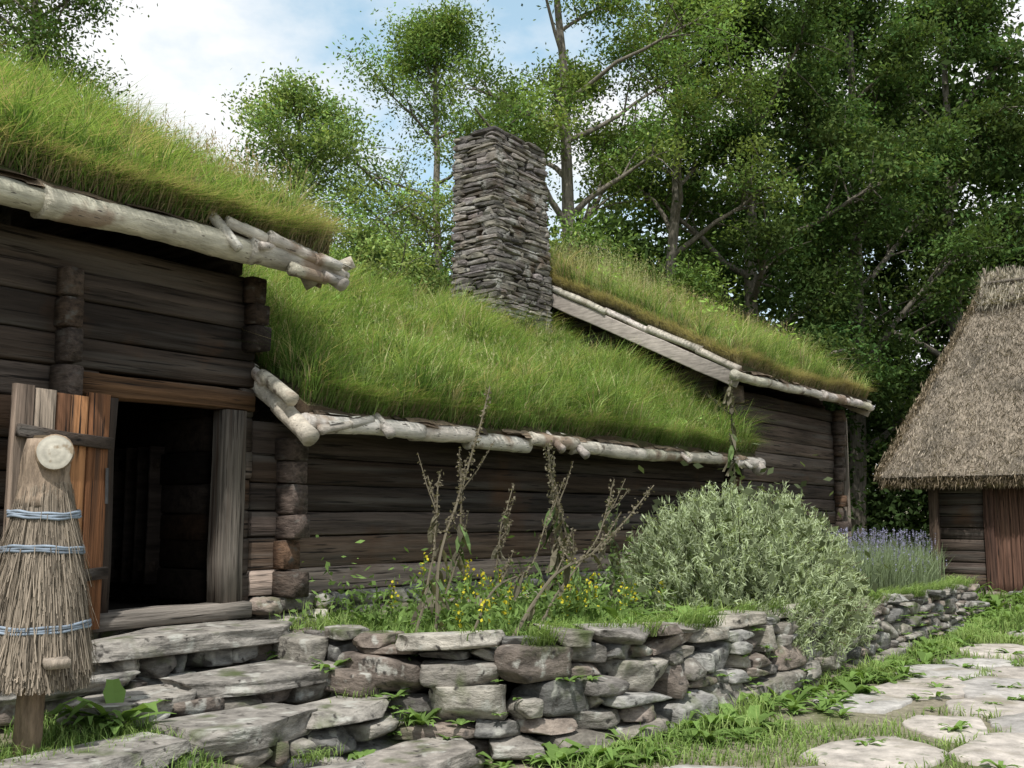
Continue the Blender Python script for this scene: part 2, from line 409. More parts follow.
md=lambda k,n:[3.4,2.6,1.6,1.0,.75,.7,.7][min(k,6)]
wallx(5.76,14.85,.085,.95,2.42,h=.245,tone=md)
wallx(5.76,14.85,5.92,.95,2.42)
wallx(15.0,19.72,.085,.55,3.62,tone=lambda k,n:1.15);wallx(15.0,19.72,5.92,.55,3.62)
wally(14.95,.18,5.83,.92,5.4,rl=rl_hi,tn=1.0);wally(19.65,.18,5.83,.55,5.4,rl=rl_hi)
beam(bz,(19.86,-.1,.3),(19.86,-.1,3.5),.05,.16,(.26,.22,.18),up=(0,1,0),k=9)
DKs=DK;DK=DK*.11  # interior log colour cut to near black, standing in for indoor shade
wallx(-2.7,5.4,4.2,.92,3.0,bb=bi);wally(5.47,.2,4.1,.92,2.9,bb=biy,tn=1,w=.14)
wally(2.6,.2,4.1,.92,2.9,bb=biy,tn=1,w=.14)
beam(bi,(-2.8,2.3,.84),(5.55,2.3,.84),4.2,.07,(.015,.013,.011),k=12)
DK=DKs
beam(bx,(4.3,.25,.845),(5.5,.25,.845),.3,.06,(.13,.11,.09),k=9)
b=B()
for q in range(4):
    beam(b,(5.36,.75+q*.17,1.05),(5.36,.75+q*.17,2.2),.03,.16,np.array((.018,.014,.012))*U(.8,1.3),up=(1,0,0),k=8)  # inner door planks coloured near black for indoor shade
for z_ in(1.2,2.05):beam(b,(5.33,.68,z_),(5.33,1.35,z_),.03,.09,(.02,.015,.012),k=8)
b.make('inner_door',M_dark,house,True)
bi.make('interior_partition',M_dark,house,True);biy.make('added_dark_lining',M_dark,house,True)  # lining boards are added over the inner walls to darken the doorway
bx.make('log_walls_front',M_logx,house,True);by.make('log_walls_gable',M_logy,house,True);bz.make('door_jambs',M_logz,house,True);be.make('notched_log_ends',M_end,house,True)
b=B()
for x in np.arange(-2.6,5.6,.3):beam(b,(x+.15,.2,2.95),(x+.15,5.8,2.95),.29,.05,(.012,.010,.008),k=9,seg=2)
b.make('loft_floor_boards',M_dark,house,True)

# foundation
b=B()
def frow(x0,x1,y,z0,z1):
    x=x0
    while x<x1:
        l=U(.15,.5);hgt=(z1-z0)
        stone(b,(x+l/2,y+U(-.04,.03),(z0+z1)/2+U(-.01,.01)),(l*1.02,.34,hgt*U(.9,1.08)),U(-.1,.1),6,U(4,9),stcol()*1.35,.07,8,.06,cutd=.84);x+=l
frow(-3,4.4,.12,.62,.92);frow(-3,4.2,.08,.3,.64);frow(4.3,5.8,.2,.5,.82)
frow(5.75,15,.0,.80,.95);frow(5.75,15,-.06,.60,.82)
frow(15,19.8,.1,.28,.56);frow(15,19.8,.08,0,.3);frow(15,19.8,.12,.5,.62)
for xx in(19.7,-2.95):
    y=.1
    while y<6:
        l=U(.3,.5);stone(b,(xx,y+l/2,.4),(.3,l,1.0),0,5,5,stcol());y+=l
frow(-3,19.8,5.95,0,.92)
b.make('foundation_stones',M_stone,house,True)

# door leaf
b=B();hx,hy=4.30,-.17;ang=math.radians(180+12);ca,sa=math.cos(ang),math.sin(ang)
pl=[(0,.2,(.20,.088,.040)),(.205,.15,(.27,.13,.058)),(.36,.12,(.15,.072,.038)),(.485,.17,(.30,.24,.185)),(.66,.16,(.20,.15,.115))]
for o_,wd,c in pl:
    m=o_+wd/2;x=hx+ca*m;y=hy+sa*m+U(-.006,.006)
    beam(b,(x,y,.80+U(-.05,.04)),(x,y,2.47+U(-.03,.02)),wd*.96,.045,c,up=(-sa,ca,0),k=10,jit=.003)
b.make('door_planks',M_logz,house,True)
b=B();nrm=np.array([-sa,ca]);nrm=nrm if nrm[1]<0 else -nrm
for zz,r_ in((2.12,.05),(1.22,-.05)):
    a_=np.array([hx,hy])+nrm*.045;e_=a_+np.array([ca,sa])*.8
    beam(b,(a_[0],a_[1],zz),(e_[0],e_[1],zz+r_),.05,.085,(.06,.045,.036),k=6)
b.make('door_battens',M_logx,house,True)
b=B();tube(b,[(hx+.0,hy-.03,1.7),(hx-.02,hy-.05,1.95)],.012,(.05,.05,.05));b.make('door_hinge',M_hoop,house)

# roofs ---------------------------------------------------------
def lump(X,Y):return (fbm(X*1.5,Y*1.5,9)-.5)*.18+(vnoise(X*.5,Y*.5,91)-.5)*.14
def roof(tag,x0,x1,ze,s,ye=-.5):
    nx=int((x1-x0)/.12);nyy=64
    xs=np.linspace(x0,x1,nx);ysr=np.linspace(ye,2*YM-ye,nyy)
    X,Y=np.meshgrid(xs,ysr,indexing='ij')
    base=ze+s*(np.minimum(Y,2*YM-Y)-ye)
    Z=base+lump(X,Y)+.02
    edge=np.minimum(np.minimum(X-x0,x1-X)/.2,np.minimum(Y-ye,(2*YM-ye)-Y)/.2).clip(0,1)
    Z=Z-.09*(1-edge)**2
    V=np.stack([X.ravel(),Y.ravel(),Z.ravel()],1)
    i,j=np.meshgrid(np.arange(nx-1),np.arange(nyy-1),indexing='ij')
    F=np.stack([i*nyy+j,(i+1)*nyy+j,(i+1)*nyy+j+1,i*nyy+j+1],-1).reshape(-1,4)
    b=B();b.add(V,F,(.085,.075,.04))
    def skirt(idx):
        T=V[idx];Bt=T.copy();Bt[:,2]=ze+s*(np.minimum(Bt[:,1],2*YM-Bt[:,1])-ye)-.17
        n=len(T);VV=np.concatenate([T,Bt]);f=[(q,q+1,n+q+1,n+q) for q in range(n-1)];b.add(VV,f,(.07,.05,.032))
    skirt(np.arange(nx)*nyy);skirt(np.arange(nx)*nyy+nyy-1);skirt(np.arange(nyy));skirt((nx-1)*nyy+np.arange(nyy))
    b.make('turf_'+tag,M_soil,house,True)
    b=B();x=x0+.02
    while x<x1-.02:
        wd=min(U(.2,.3),x1-.02-x)
        for sg in(0,1):
            ya,yb=(ye-.02,YM) if sg==0 else (2*YM-ye+.02,YM)
            beam(b,(x+wd/2,ya,ze-.215-.01*U(0,1)),(x+wd/2,yb,ze+s*(YM-ye)-.215),wd*.98,.045,(.06,.045,.032),k=10,seg=1.5,jit=.003)
        x+=wd
    b.make('roof_boards_'+tag,M_logy,house,True)
roof('left',-3.4,6.02,3.86,.5);roof('far',14.32,20.12,3.86,.5);roof('middle',5.9,14.84,2.56,.57)

def roofz(X,Y,ze,s,ye=-.5):
    return ze+s*(np.minimum(Y,2*YM-Y)-ye)+lump(X,Y)
GR=np.array([.19,.29,.08]);GR2=np.array([.34,.43,.155]);DRY=np.array([.52,.44,.27]);BR=np.array([.27,.185,.105]);DG=np.array([.075,.135,.035])
def gcolor(n,t):
    t=np.asarray(t)[:,None];return np.where(t<.4,DG*(1-t/.4)+GR*(t/.4),GR*(1-(t-.4)/.6)+GR2*((t-.4)/.6))
def rgrass(b,x0,x1,ze,s,n,dry,hm=1.,ylo=-.52,yhi=3.3,seed=0):
    X=U(x0,x1,n);Y=ylo+(yhi-ylo)*U(0,1,n)
    d=fbm(X*1.1+seed,Y*1.1,21+seed);cl=fbm(X*3.3,Y*3.3,31+seed)
    Z=roofz(X,Y,ze,s)-.01
    h=(.08+.18*d*cl*2)*U(.6,1.3,n)*hm
    edge=np.exp(-(Y-ylo)/.22)
    pd=np.clip(dry+1.8*(d-.5)+edge*.3,0.05,.95)
    isd=U(0,1,n)<pd
    gcol=gcolor(n,np.clip(cl*1.7-.35+U(-.25,.25,n),0,1))
    t2=U(0,1,n)[:,None];dcol=(DRY*(1-t2)+BR*t2)
    col=np.where(isd[:,None],dcol,gcol)
    az=np.where(U(0,1,n)<.5,-np.pi/2+rng.normal(size=n)*.8,U(0,2*np.pi,n))
    blades(b,np.stack([X,Y,Z],1),h,U(.006,.013,n),np.clip(U(.1,.9,n)+edge*.35,0,1.05),col,az)
def rtufts(b,x0,x1,ze,s,nt,per,dry,hm,ylo=-.5,yhi=3.2,seed=0,down=.5):
    cx=U(x0,x1,nt);cy=U(ylo,yhi,nt);hh=hm*(.35+1.4*fbm(cx*.9,cy*.9,71+seed))*U(.4,1.6,nt)
    d=fbm(cx*1.1+seed,cy*1.1,21+seed);isd=U(0,1,nt)<np.clip(dry+1.8*(d-.5),.04,.95)
    tone=gcolor(nt,np.clip(U(.0,1.1,nt),0,1));tone[isd]=(DRY*U(.6,1.1,(nt,1)))[isd]
    main=np.where(U(0,1,nt)<down,-np.pi/2+rng.normal(size=nt)*.7,U(0,6.28,nt))
    ci=np.repeat(np.arange(nt),per);n=len(ci);r=np.abs(rng.normal(size=n))*.032;a=U(0,6.28,n)
    X=cx[ci]+r*np.cos(a);Y=cy[ci]+r*np.sin(a)
    az=np.where(U(0,1,n)<.65,main[ci]+rng.normal(size=n)*.45,a)
    mixd=U(0,1,n)<.12;C=tone[ci]*U(.6,1.35,(n,1));C[mixd]=(DRY*U(.7,1.1,(n,1)))[mixd]
    X=np.clip(X,x0,x1)
    blades(b,np.stack([X,Y,roofz(X,Y,ze,s)-.015],1),hh[ci]*U(.5,1.2,n),U(.006,.012,n),U(.25,1.1,n),C,az)
def stalks(b,X,Y,Z,hmin,hmax,col=None):
    n=len(X);P=np.stack([X,Y,Z],1);h=U(hmin,hmax,n);ln=U(.02,.5,n);az=U(0,6.28,n)
    t=U(0,1,n)[:,None];c=(DRY*1.0*(1-t)+BR*1.1*t) if col is None else col*U(.8,1.2,(n,1))
    blades(b,P,h,np.full(n,.006),ln,c,az)
    d=np.stack([np.cos(az),np.sin(az),np.zeros(n)],1)
    for q in range(4):
        f=1-.05*q;T=P+d*(h*.95*ln*f)[:,None];T[:,2]+=h*(1-.6*ln)*f
        leaves(b,T+rng.normal(size=(n,3))*.006,.045,.010,c*.9,0,dirv=np.tile([0,0,1.],(n,1)))
def weeds(b,X,Y,Z,r,cnt,L,col):
    for x,y,z in zip(X,Y,Z):
        m=cnt;rr=r*U(.6,1.4);P=rng.normal(size=(m,3))*np.array([rr,rr,rr*.7])+np.array([x,y,z+rr*.8])
        leaves(b,P,U(.5,1,m)*L,U(.2,.4,m)*L,np.array(col)*U(.6,1.3)*U(.7,1.3,(m,1)),1.2)
b=B()
rgrass(b,1.5,6.04,3.86,.5,34000,.1,seed=1)
rgrass(b,-3.4,1.5,3.86,.5,6000,.3,seed=2)
rtufts(b,1.8,6.02,3.86,.5,2200,34,.05,.44,seed=1)
n=14000;X=6.06-np.abs(rng.normal(size=n))*.22;Y=U(-.55,3.1,n);blades(b,np.stack([X,Y,roofz(X,Y,3.86,.5)-.06],1),U(.14,.55,n),U(.005,.010,n),U(.2,1.0,n),np.where(U(0,1,(n,1))<.8,DRY*U(.45,1.1,(n,1)),GR2*U(.5,1,(n,1))),rng.normal(size=n)*.9-.3)
n=17000;X=U(1.5,6.05,n);Y=-.5+np.abs(rng.normal(size=n))*.18;k=fbm(X*2.5,X*0+3,77)>U(.2,.6,n);X=X[k];Y=Y[k];n=len(X)
blades(b,np.stack([X,Y,roofz(X,Y,3.86,.5)-.06],1),U(.12,.46,n),U(.005,.010,n),U(.6,1.3,n),np.where(U(0,1,(n,1))<.6,DRY*U(.35,1.1,(n,1)),GR*U(.7,1.3,(n,1))),-np.pi/2+rng.normal(size=n)*.6)
n=380;X=U(2.5,6,n);Y=U(-.2,3.1,n);stalks(b,X,Y,roofz(X,Y,3.86,.5),.25,.55)
n=650;X=U(2.5,5.5,n);Y=U(2.0,3.2,n);stalks(b,X,Y,roofz(X,Y,3.86,.5),.35,.8,GR*1.2)
n=420;X=U(5.2,6.1,n);Y=U(-.2,1.9,n);stalks(b,X,Y,roofz(X,Y,3.86,.5),.3,.75)
n=70;X=U(2,5.9,n);Y=U(-.3,3,n);weeds(b,X,Y,roofz(X,Y,3.86,.5),.08,40,.06,(.17,.27,.07))
b.make('roof_grass_left',M_grass,house)
b=B()
rgrass(b,5.92,14.82,2.56,.57,90000,-.16,hm=1.,seed=3)
rtufts(b,5.95,14.8,2.56,.57,5200,30,-.16,.42,seed=3,down=.6)
n=17000;X=U(5.9,14.85,n);Y=-.5+np.abs(rng.normal(size=n))*.12;k=fbm(X*2.5,X*0+3,78)>U(.2,.6,n);X=X[k];Y=Y[k];n=len(X)
blades(b,np.stack([X,Y,roofz(X,Y,2.56,.57)-.06],1),U(.08,.44,n),U(.007,.012,n),U(.5,1.25,n),np.where(U(0,1,(n,1))<.35,DRY*U(.4,1.0,(n,1)),GR*U(.7,1.3,(n,1))),-np.pi/2+rng.normal(size=n)*.6)
n=1100;X=U(5.95,14.8,n);Y=U(.0,3.1,n);stalks(b,X,Y,roofz(X,Y,2.56,.57),.25,.6,np.array([.44,.43,.24]))
n=240;X=U(6,14.8,n);Y=U(-.3,3,n);weeds(b,X,Y,roofz(X,Y,2.56,.57),.10,50,.08,(.18,.29,.075))
b.make('roof_grass_middle',M_grass,house)
b=B()
rgrass(b,14.32,20.12,3.86,.5,34000,.3,hm=1.1,seed=5)
rtufts(b,14.35,20.1,3.86,.5,2100,26,.22,.48,seed=5)
n=1100;X=U(14.4,20.1,n);Y=U(.3,3.2,n);stalks(b,X,Y,roofz(X,Y,3.86,.5),.35,.9)
n=800;X=U(14.4,16.8,n);Y=U(1.8,3.2,n);stalks(b,X,Y,roofz(X,Y,3.86,.5),.4,1.2,np.array([.40,.40,.2]))
n=10000;X=U(14.3,20.1,n);Y=-.5+np.abs(rng.normal(size=n))*.15;blades(b,np.stack([X,Y,roofz(X,Y,3.86,.5)-.06],1),U(.1,.4,n),U(.008,.013,n),U(.4,1.1,n),DRY*U(.45,1.,(n,1)),-np.pi/2+rng.normal(size=n)*.6)
n=6000;Y=U(-.5,3,n);X=14.3+np.abs(rng.normal(size=n))*.12;blades(b,np.stack([X,Y,roofz(X,Y,3.86,.5)-.06],1),U(.1,.36,n),U(.008,.013,n),U(.3,1.,n),DRY*U(.5,1.,(n,1)),np.pi+rng.normal(size=n)*.6)
weeds(b,[17.6,15.2,16.3,18.6,17.2],[1.9,2.4,.9,.6,2.6],[5.35,5.5,4.8,4.7,5.6],.2,110,.16,(.24,.36,.09))
b.make('roof_grass_far',M_grass,house)

# birch bark rolls
b=B();BC=np.array([.66,.625,.555])
def bark_line(p0,p1,r,seg=(.9,1.6),wob=.012):
    p0=np.array(p0,float);p1=np.array(p1,float);L_=np.linalg.norm(p1-p0);u=(p1-p0)/L_;t=0
    while t<L_-.05:
        l=min(U(*seg),L_-t+.05);n=max(3,int(l/.07));tt=np.linspace(-.05,l,n)
        off=rng.normal(size=3)*wob
        P=p0+np.outer(t+tt,u)+off+np.outer(np.sin(tt*3+U(0,6))*.012,[0,0,1])
        rr=r*U(.85,1.14)*(1+.06*np.sin(tt*5+U(0,6)));rr[0]*=1.12;rr[-1]*=.95
        cc=BC*U(.72,1.08)*np.array([1,U(.94,1),U(.87,1)])*(.7+.5*vnoise(tt*5+t,tt*0+t))[:,None]
        tube(b,P,rr,cc,16,True,.05)
        if random.random()<.7:
            ll=U(.06,.22);a0=U(.4,1.8);q=p0+off+u*(t+U(-.05,l*.6));m=6;V=[]
            for i in range(m):
                aa=a0+i*.22
                for w_ in(0,1):
                    rad=r*(1.08+.07*i*(.4 if w_ else 1))
                    V.append(q+u*(ll*w_+U(-.01,.01))+np.array([0,-math.cos(aa)*rad,math.sin(aa)*rad]))
            b.add(V,[(2*i,2*i+1,2*i+3,2*i+2) for i in range(m-1)],BC*U(.5,1.05))
        t+=l
bark_line((-3.3,-.53,3.66),(6.02,-.53,3.67),.092,(1.0,2.2),.018)
bark_line((6.12,-.62,3.58),(6.02,-.1,3.93),.06,(.3,.5))
for (p0,p1,r) in[((4.95,-.60,3.83),(6.0,-.66,3.70),.04),((5.1,-.50,3.86),(5.9,-.50,3.80),.045),((4.85,-.42,3.98),(5.0,-.64,3.66),.045),((5.4,-.64,3.80),(6.15,-.58,3.70),.05),((6.0,-.40,3.60),(6.2,-.66,3.74),.055),((5.3,-.66,3.75),(5.75,-.45,3.86),.035),((5.6,-.66,3.62),(6.16,-.60,3.60),.05)]:
    bark_line(p0,p1,r,(.25,.5),.02)
bark_line((5.84,-.53,2.36),(14.95,-.53,2.40),.08,(.7,1.6),.018)
bark_line((5.80,-.64,2.26),(5.86,.45,3.0),.08,(.3,.5))
bark_line((5.72,-.5,2.55),(5.8,.35,3.05),.055,(.3,.5))
bark_line((5.95,-.66,2.33),(6.5,-.58,2.44),.04,(.3,.5))
for x in(6.65,9.35,9.8,12.3,14.2):
    bark_line((x,-.68,2.34),(x+.06,-.38,2.56),.038,(.5,.6))
bark_line((14.8,-.56,2.33),(15.05,-.45,2.42),.1,(.3,.4))
bark_line((14.2,-.53,3.68),(20.2,-.53,3.70),.075,(.6,1.3),.018)
bark_line((14.28,-.5,3.78),(14.28,2.95,5.50),.055,(.6,1.2),.018)
bark_line((20.14,-.5,3.78),(20.14,2.95,5.50),.055,(.8,1.4))
b.make('birch_bark_eaves',M_birch,house,True)
b=B()
def flaps(x0,x1,z,n):
    for _ in range(n):
        x=U(x0,x1);w_=U(.08,.5);a=U(-.3,.3);dd=U(.08,.20)
        V=[];m=6;c_=U(.5,2.0)
        for i in range(m):
            t=i/(m-1);yy=-.40-dd*t;zz=z+.04-.05*t-.04*t*t*c_
            V+= [(x-w_/2*(1+a*t)+U(-.012,.012),yy,zz+U(-.012,.012)),(x,yy-.01,zz+.01),(x+w_/2*(1-a*t),yy,zz+U(-.012,.012))]
        F=[]
        for i in range(m-1):
            for j in range(2):F.append((i*3+j,i*3+j+1,i*3+j+4,i*3+j+3))
        b.add(V,F,np.array([.24,.18,.13])*U(.3,1.6))
flaps(1.5,6.1,3.80,70);flaps(5.9,14.8,2.50,110);flaps(14.3,20.1,3.80,60)
b.make('bark_flaps',M_birch,house,True)
b=B()
beam(b,(14.27,-.52,3.59),(14.27,2.98,5.32),.035,.22,(.36,.315,.28),k=10)
beam(b,(20.17,-.52,3.60),(20.17,2.98,5.33),.035,.19,(.3,.25,.2),k=10)
beam(b,(6.05,-.48,3.62),(6.05,2.98,5.33),.035,.17,(.16,.12,.09),k=10)
b.make('bargeboards',M_barge,house,True)
b=B()
for _ in range(9):
    x=U(9.8,11.8);y=U(1.8,3);stone(b,(x,y,2.56+.57*(y+.5)+.1),(U(.2,.4),U(.15,.3),U(.06,.12)),U(0,1),6,7,(.25,.24,.22),.2,8)
b.make('ridge_stones',M_stone,house,True)

# chimney
b=B();z=3.7;cx0,cx1,cy0,cy1=12.5,14.05,2.62,3.5
while z<7.6:
    hc=U(.035,.105);f=max(0,min(1,(z-3.9)/3.7));x0=cx0+.02*f;x1=cx1-.2*f;y0=cy0+.04*f;y1=cy1-.04*f
    c0=np.array([.165,.15,.135])*(.6+.8*float(vnoise(z*2.5,0,4)))
    def run(a,c,fix,axis,sg):
        t=a+U(-.03,.0)
        while t<c-.03:
            l=min(U(.12,.7),c-t+U(0,.03));m=t+l/2;jo=U(-.02,.02)*sg
            col=c0*U(.55,1.5)*np.array([1,U(.95,1.02),U(.88,1.05)]);hv=hc*U(.95,1.15);zc=z+hc/2+U(-.006,.006)
            if axis=='x':stone(b,(m,fix+jo,zc),(l*1.03,.26,hv),U(-.04,.04),5,18,col,.04,6,.04,cutd=.9)
            else:stone(b,(fix+jo,m,zc),(.26,l*1.03,hv),U(-.04,.04),5,18,col,.04,6,.04,cutd=.9)
            t+=l
    run(x0,x1,y0+.1,'x',1);run(x0,x1,y1-.1,'x',1);run(y0,y1,x0+.1,'y',1);run(y0,y1,x1-.1,'y',1)
    z+=hc
V,F=tmpl(1);V=V*np.array([.66,.38,1.98])+np.array([13.24,3.06,5.55]);b.add(V,F,(.05,.042,.036))
b.make('stone_chimney',M_chim,house,False)

# ------------------------------------------------------------ thatched barn
barn=empty('thatched_barn')
xe,xr,ze,zr=23.0,27.0,2.46,7.25;y1,y0=.27,-16;yr1,yr0=-1.30,-14.5
b=B()
def th_face(c00,c10,c11,c01,nu,nv):
    u,v=np.meshgrid(np.linspace(0,1,nu),np.linspace(0,1,nv),indexing='ij');u=u[...,None];v=v[...,None]
    c00,c10,c11,c01=[np.array(c,float) for c in(c00,c10,c11,c01)]
    P=(c00*(1-u)+c10*u)*(1-v)+(c01*(1-u)+c11*u)*v
    nr=unit(np.cross(c10-c00,c01-c00))
    nz=(fbm(u[...,0]*60+v[...,0]*3,v[...,0]*45,2)-.5)*.09
    P=P+nr*nz[...,None]
    i,j=np.meshgrid(np.arange(nu-1),np.arange(nv-1),indexing='ij')
    F=np.stack([i*nv+j,(i+1)*nv+j,(i+1)*nv+j+1,i*nv+j+1],-1).reshape(-1,4)
    cc=np.array([.27,.225,.175])*(.7+.6*fbm(u[...,0]*40,v[...,0]*20,6))[...,None]
    b.add(P.reshape(-1,3),F,cc.reshape(-1,3))
W=8.0
th_face((xe,y1,ze),(xe,y0,ze),(xr,yr0,zr),(xr,yr1,zr),140,60)
th_face((xe+W,y1,ze),(xe,y1,ze),(xr,yr1,zr),(xr+.02,yr1,zr),60,50)
th_face((xe+W,y0,ze),(xe+W,y1,ze),(xr,yr1,zr),(xr,yr0,zr),60,30)
th_face((xe,y0,ze),(xe+W,y0,ze),(xr,yr0,zr),(xr,yr0,zr),40,30)
th_face((xe+.3,y1-.3,ze-.22),(xe+.3,y0,ze-.22),(xe,y0,ze),(xe,y1,ze),140,6)
th_face((xe+W,y1-.3,ze-.22),(xe+.3,y1-.3,ze-.22),(xe,y1,ze),(xe+W,y1,ze),60,6)
b.make('thatched_roof',M_thatch,barn,True)
b=B();n=46000
u=U(0,1,n);v=U(0,1,n)**1.1
def lerp(a,c,t):return np.array(a)*(1-t)[:,None]+np.array(c)*t[:,None]
A=lerp((xe,y1,ze),(xe,y0*.6,ze),u);C_=lerp((xr,yr1,zr),(xr,yr0*.6,zr),u);P=A*(1-v)[:,None]+C_*v[:,None]
sd_=unit((xe-xr,0,ze-zr));nr=unit((-(zr-ze),0,xr-xe))
P=P+nr*U(-.02,.05,n)[:,None]
patch=.65+.7*fbm(P[:,1]*.8,P[:,2]*.8,88)
leaves(b,P,U(.08,.26,n),U(.012,.022,n),np.array([.345,.295,.235])*U(.35,1.25,(n,1))*patch[:,None],0,dirv=np.tile(sd_*3,(n,1)))
n=9000;P=np.stack([xe+U(-.03,.3,n),U(-11,y1,n),ze-U(.02,.22,n)],1)
leaves(b,P,U(.12,.25,n),U(.012,.03,n),np.array([.24,.19,.13])*U(.35,1.2,(n,1)),0,dirv=np.tile([-.6,0,-1.2],(n,1)))
n=4000;v=U(0,1,n);A=lerp((xe,y1,ze),(xr,yr1,zr),v);leaves(b,A+rng.normal(size=(n,3))*.05,U(.12,.25,n),.022,np.array([.30,.24,.17])*U(.4,1.2,(n,1)),0,dirv=np.tile(sd_*2,(n,1)))
n=12000;P=np.stack([xr+U(-.7,.25,n),U(-11,yr1+.1,n),np.zeros(n)],1);P[:,2]=zr+.16-np.abs(P[:,0]-xr)*1.15
leaves(b,P,U(.4,.7,n),U(.02,.04,n),np.array([.46,.41,.33])*U(.4,1.2,(n,1)),0,dirv=np.tile(sd_*4,(n,1)))
b.make('reed_thatch',M_straw,barn)
b=B()
y=yr1
while y>-11:
    for sg in(-1,1):
        beam(b,(xr-sg*.2,y+U(-.05,.05),zr+.30+U(-.06,.06)),(xr+sg*.6,y+U(-.08,.08),zr-.45),.05,.06,(.25,.21,.17),k=3,seg=.5)
    y-=U(.26,.36)
tube(b,[(xr-.3,yr1,zr-.05),(xr-.3,-11,zr-.05)],.04,(.2,.17,.14))
b.make('ridge_sticks',M_bark,barn,True)
bx=B();bz=B();wx=23.65
z=-.05
while z<2.35:
    beam(bx,(wx,-.75,z+.12),(wx,-1.75,z+.12),.16,.235,dk()*1.5,k=8)
    beam(bx,(wx+6.6,-.75,z+.12),(wx+6.6,-13,z+.12),.16,.235,dk()*1.6,k=8,seg=2)
    z+=.24
y=-1.85
while y>-13:
    wd=U(.16,.24);beam(bz,(wx-.02,y-wd/2,-.05),(wx-.02,y-wd/2,2.4),wd*.97,.05,np.array([.11,.06,.042])*U(.7,1.3),up=(1,0,0),k=10,jit=.003);y-=wd
beam(bz,(wx-.08,-.72,-.1),(wx-.08,-.72,2.4),.2,.2,(.08,.055,.04),up=(1,0,0),k=8)
beam(bz,(wx-.08,-1.8,-.1),(wx-.08,-1.8,2.4),.2,.12,(.10,.055,.04),up=(1,0,0),k=8)
x=wx
while x<wx+6.6:
    beam(bz,(x+.1,-.72,-.05),(x+.1,-.72,2.5),.19,.05,dk()*2,up=(0,1,0),k=10);x+=.2
bx.make('log_wall',M_logy,barn,True);bz.make('plank_wall',M_logz,barn,True)
b=B();y=-.6
while y>-13:
    l=U(.3,.6);stone(b,(wx-.05,y-l/2,.0),(.35,l,.25),0,5,5,stcol());y-=l
b.make('barn_plinth',M_stone,barn,True)

# ------------------------------------------------------------ straw beehive
hive=empty('straw_covered_beehive')
hc=np.array([3.13,-1.46])
prof=[(.78,.262),(.9,.255),(1.02,.242),(1.2,.222),(1.43,.19),(1.61,.162),(1.75,.14),(1.9,.125),(2.0,.12),(2.05,.1)]
pz=np.array([q[0] for q in prof]);pr=np.array([q[1] for q in prof])
b=B();tube(b,[(hc[0],hc[1],q) for q in pz],pr-.025,(.10,.075,.05),24,True,.02);b.make('hive_core',M_straw,hive,True)
b=B();n=16000;a=U(0,2*np.pi,n);z=U(.80,1.80,n);l=U(.2,.65,n);z2=np.maximum(z-l,.69+U(0,.12,n))
def rp(z):return np.interp(z,pz,pr)
o1=U(-.018,.004,n);o2=U(-.004,.024,n)+(U(0,1,n)<.06)*U(0,.05,n);r1=rp(z)+o1;r2=rp(z2)+o2;a2=a+rng.normal(size=n)*.09;wd=U(.0011,.0024,n)/.2
def cyl(r,a,z):return np.stack([hc[0]+r*np.cos(a),hc[1]+r*np.sin(a),z],1)
zm=(z+z2)/2;rm=np.maximum((r1+r2)/2,rp(zm)+(o1+o2)/2)
V=np.stack([cyl(r1,a-wd,z),cyl(r1,a+wd,z),cyl(rm,(a+a2)/2+wd,zm),cyl(r2,a2+wd,z2),cyl(r2,a2-wd,z2),cyl(rm,(a+a2)/2-wd,zm)],1).reshape(-1,3)
cc=np.array([.31,.265,.215])*U(.3,1.35,(n,1))*np.array([1,.97,.94])*(.75+.5*vnoise(a*4,z*3,5))[:,None]
F=np.concatenate([np.arange(n)[:,None]*6+np.array([[0,1,2,5]]),np.arange(n)[:,None]*6+np.array([[5,2,3,4]])])
b.add(V,F,np.repeat(cc,6,0))
b.make('straw_skirt',M_straw,hive)
b=B()
for z_ in(1.615,1.43,1.02):
    aa=np.linspace(0,2*np.pi,41);r=rp(z_)+.02
    for dz in(-.012,.001,.014):
        tube(b,[(hc[0]+(r+.003*math.sin(5*t+dz*90))*math.cos(t),hc[1]+r*math.sin(t),z_+dz+.008*math.sin(t*2+z_*9)+.003*math.sin(7*t+dz*200)) for t in aa],.0085,np.array((.22,.26,.31))*U(.8,1.3),6,False)
b.make('hoops',M_hoop,hive,True)
b=B();zz=np.linspace(1.66,2.03,9);tube(b,[(hc[0]-.01,hc[1],q) for q in zz],[.148,.142,.137,.13,.125,.122,.12,.118,.10],(.27,.205,.15),18,True,.07)
b.make('bark_neck',M_bark,hive,True)
dcv=unit(np.array([-.45,-.88,-.02]));c0=np.array([hc[0]+.03,hc[1],1.955])
b=B();tube(b,[c0-dcv*.1,c0+dcv*.05,c0+dcv*.19],[.092,.098,.098],(.3,.22,.15),24,True,.03);b.make('top_log',M_bark,hive,True)
b=B();rs=[.092,.075,.055,.035,.015];aa=np.linspace(0,2*np.pi,24,endpoint=False);s1=unit(np.cross(dcv,[0,0,1]));s2=np.cross(s1,dcv);V=[];C=[]
for i,r in enumerate(rs):
    V.append(c0+dcv*(.192+.002*i)+np.outer(np.cos(aa)*r*(1+.03*np.sin(3*aa)),s1)+np.outer(np.sin(aa)*r,s2));C.append(np.tile(np.array([.55,.51,.43])*(1 if i%2 else .8),(24,1)))
F=[(i*24+j,i*24+(j+1)%24,(i+1)*24+(j+1)%24,(i+1)*24+j) for i in range(4) for j in range(24)]+[tuple(96+j for j in range(24))]
b.add(np.concatenate(V),F,np.concatenate(C))
b.make('top_log_cut_face',M_cut,hive,False)
b=B();tube(b,[(hc[0]-.03,hc[1],.25),(hc[0]-.02,hc[1],.6),(hc[0],hc[1],.95)],[.075,.07,.07],(.22,.16,.11),14,True,.05)
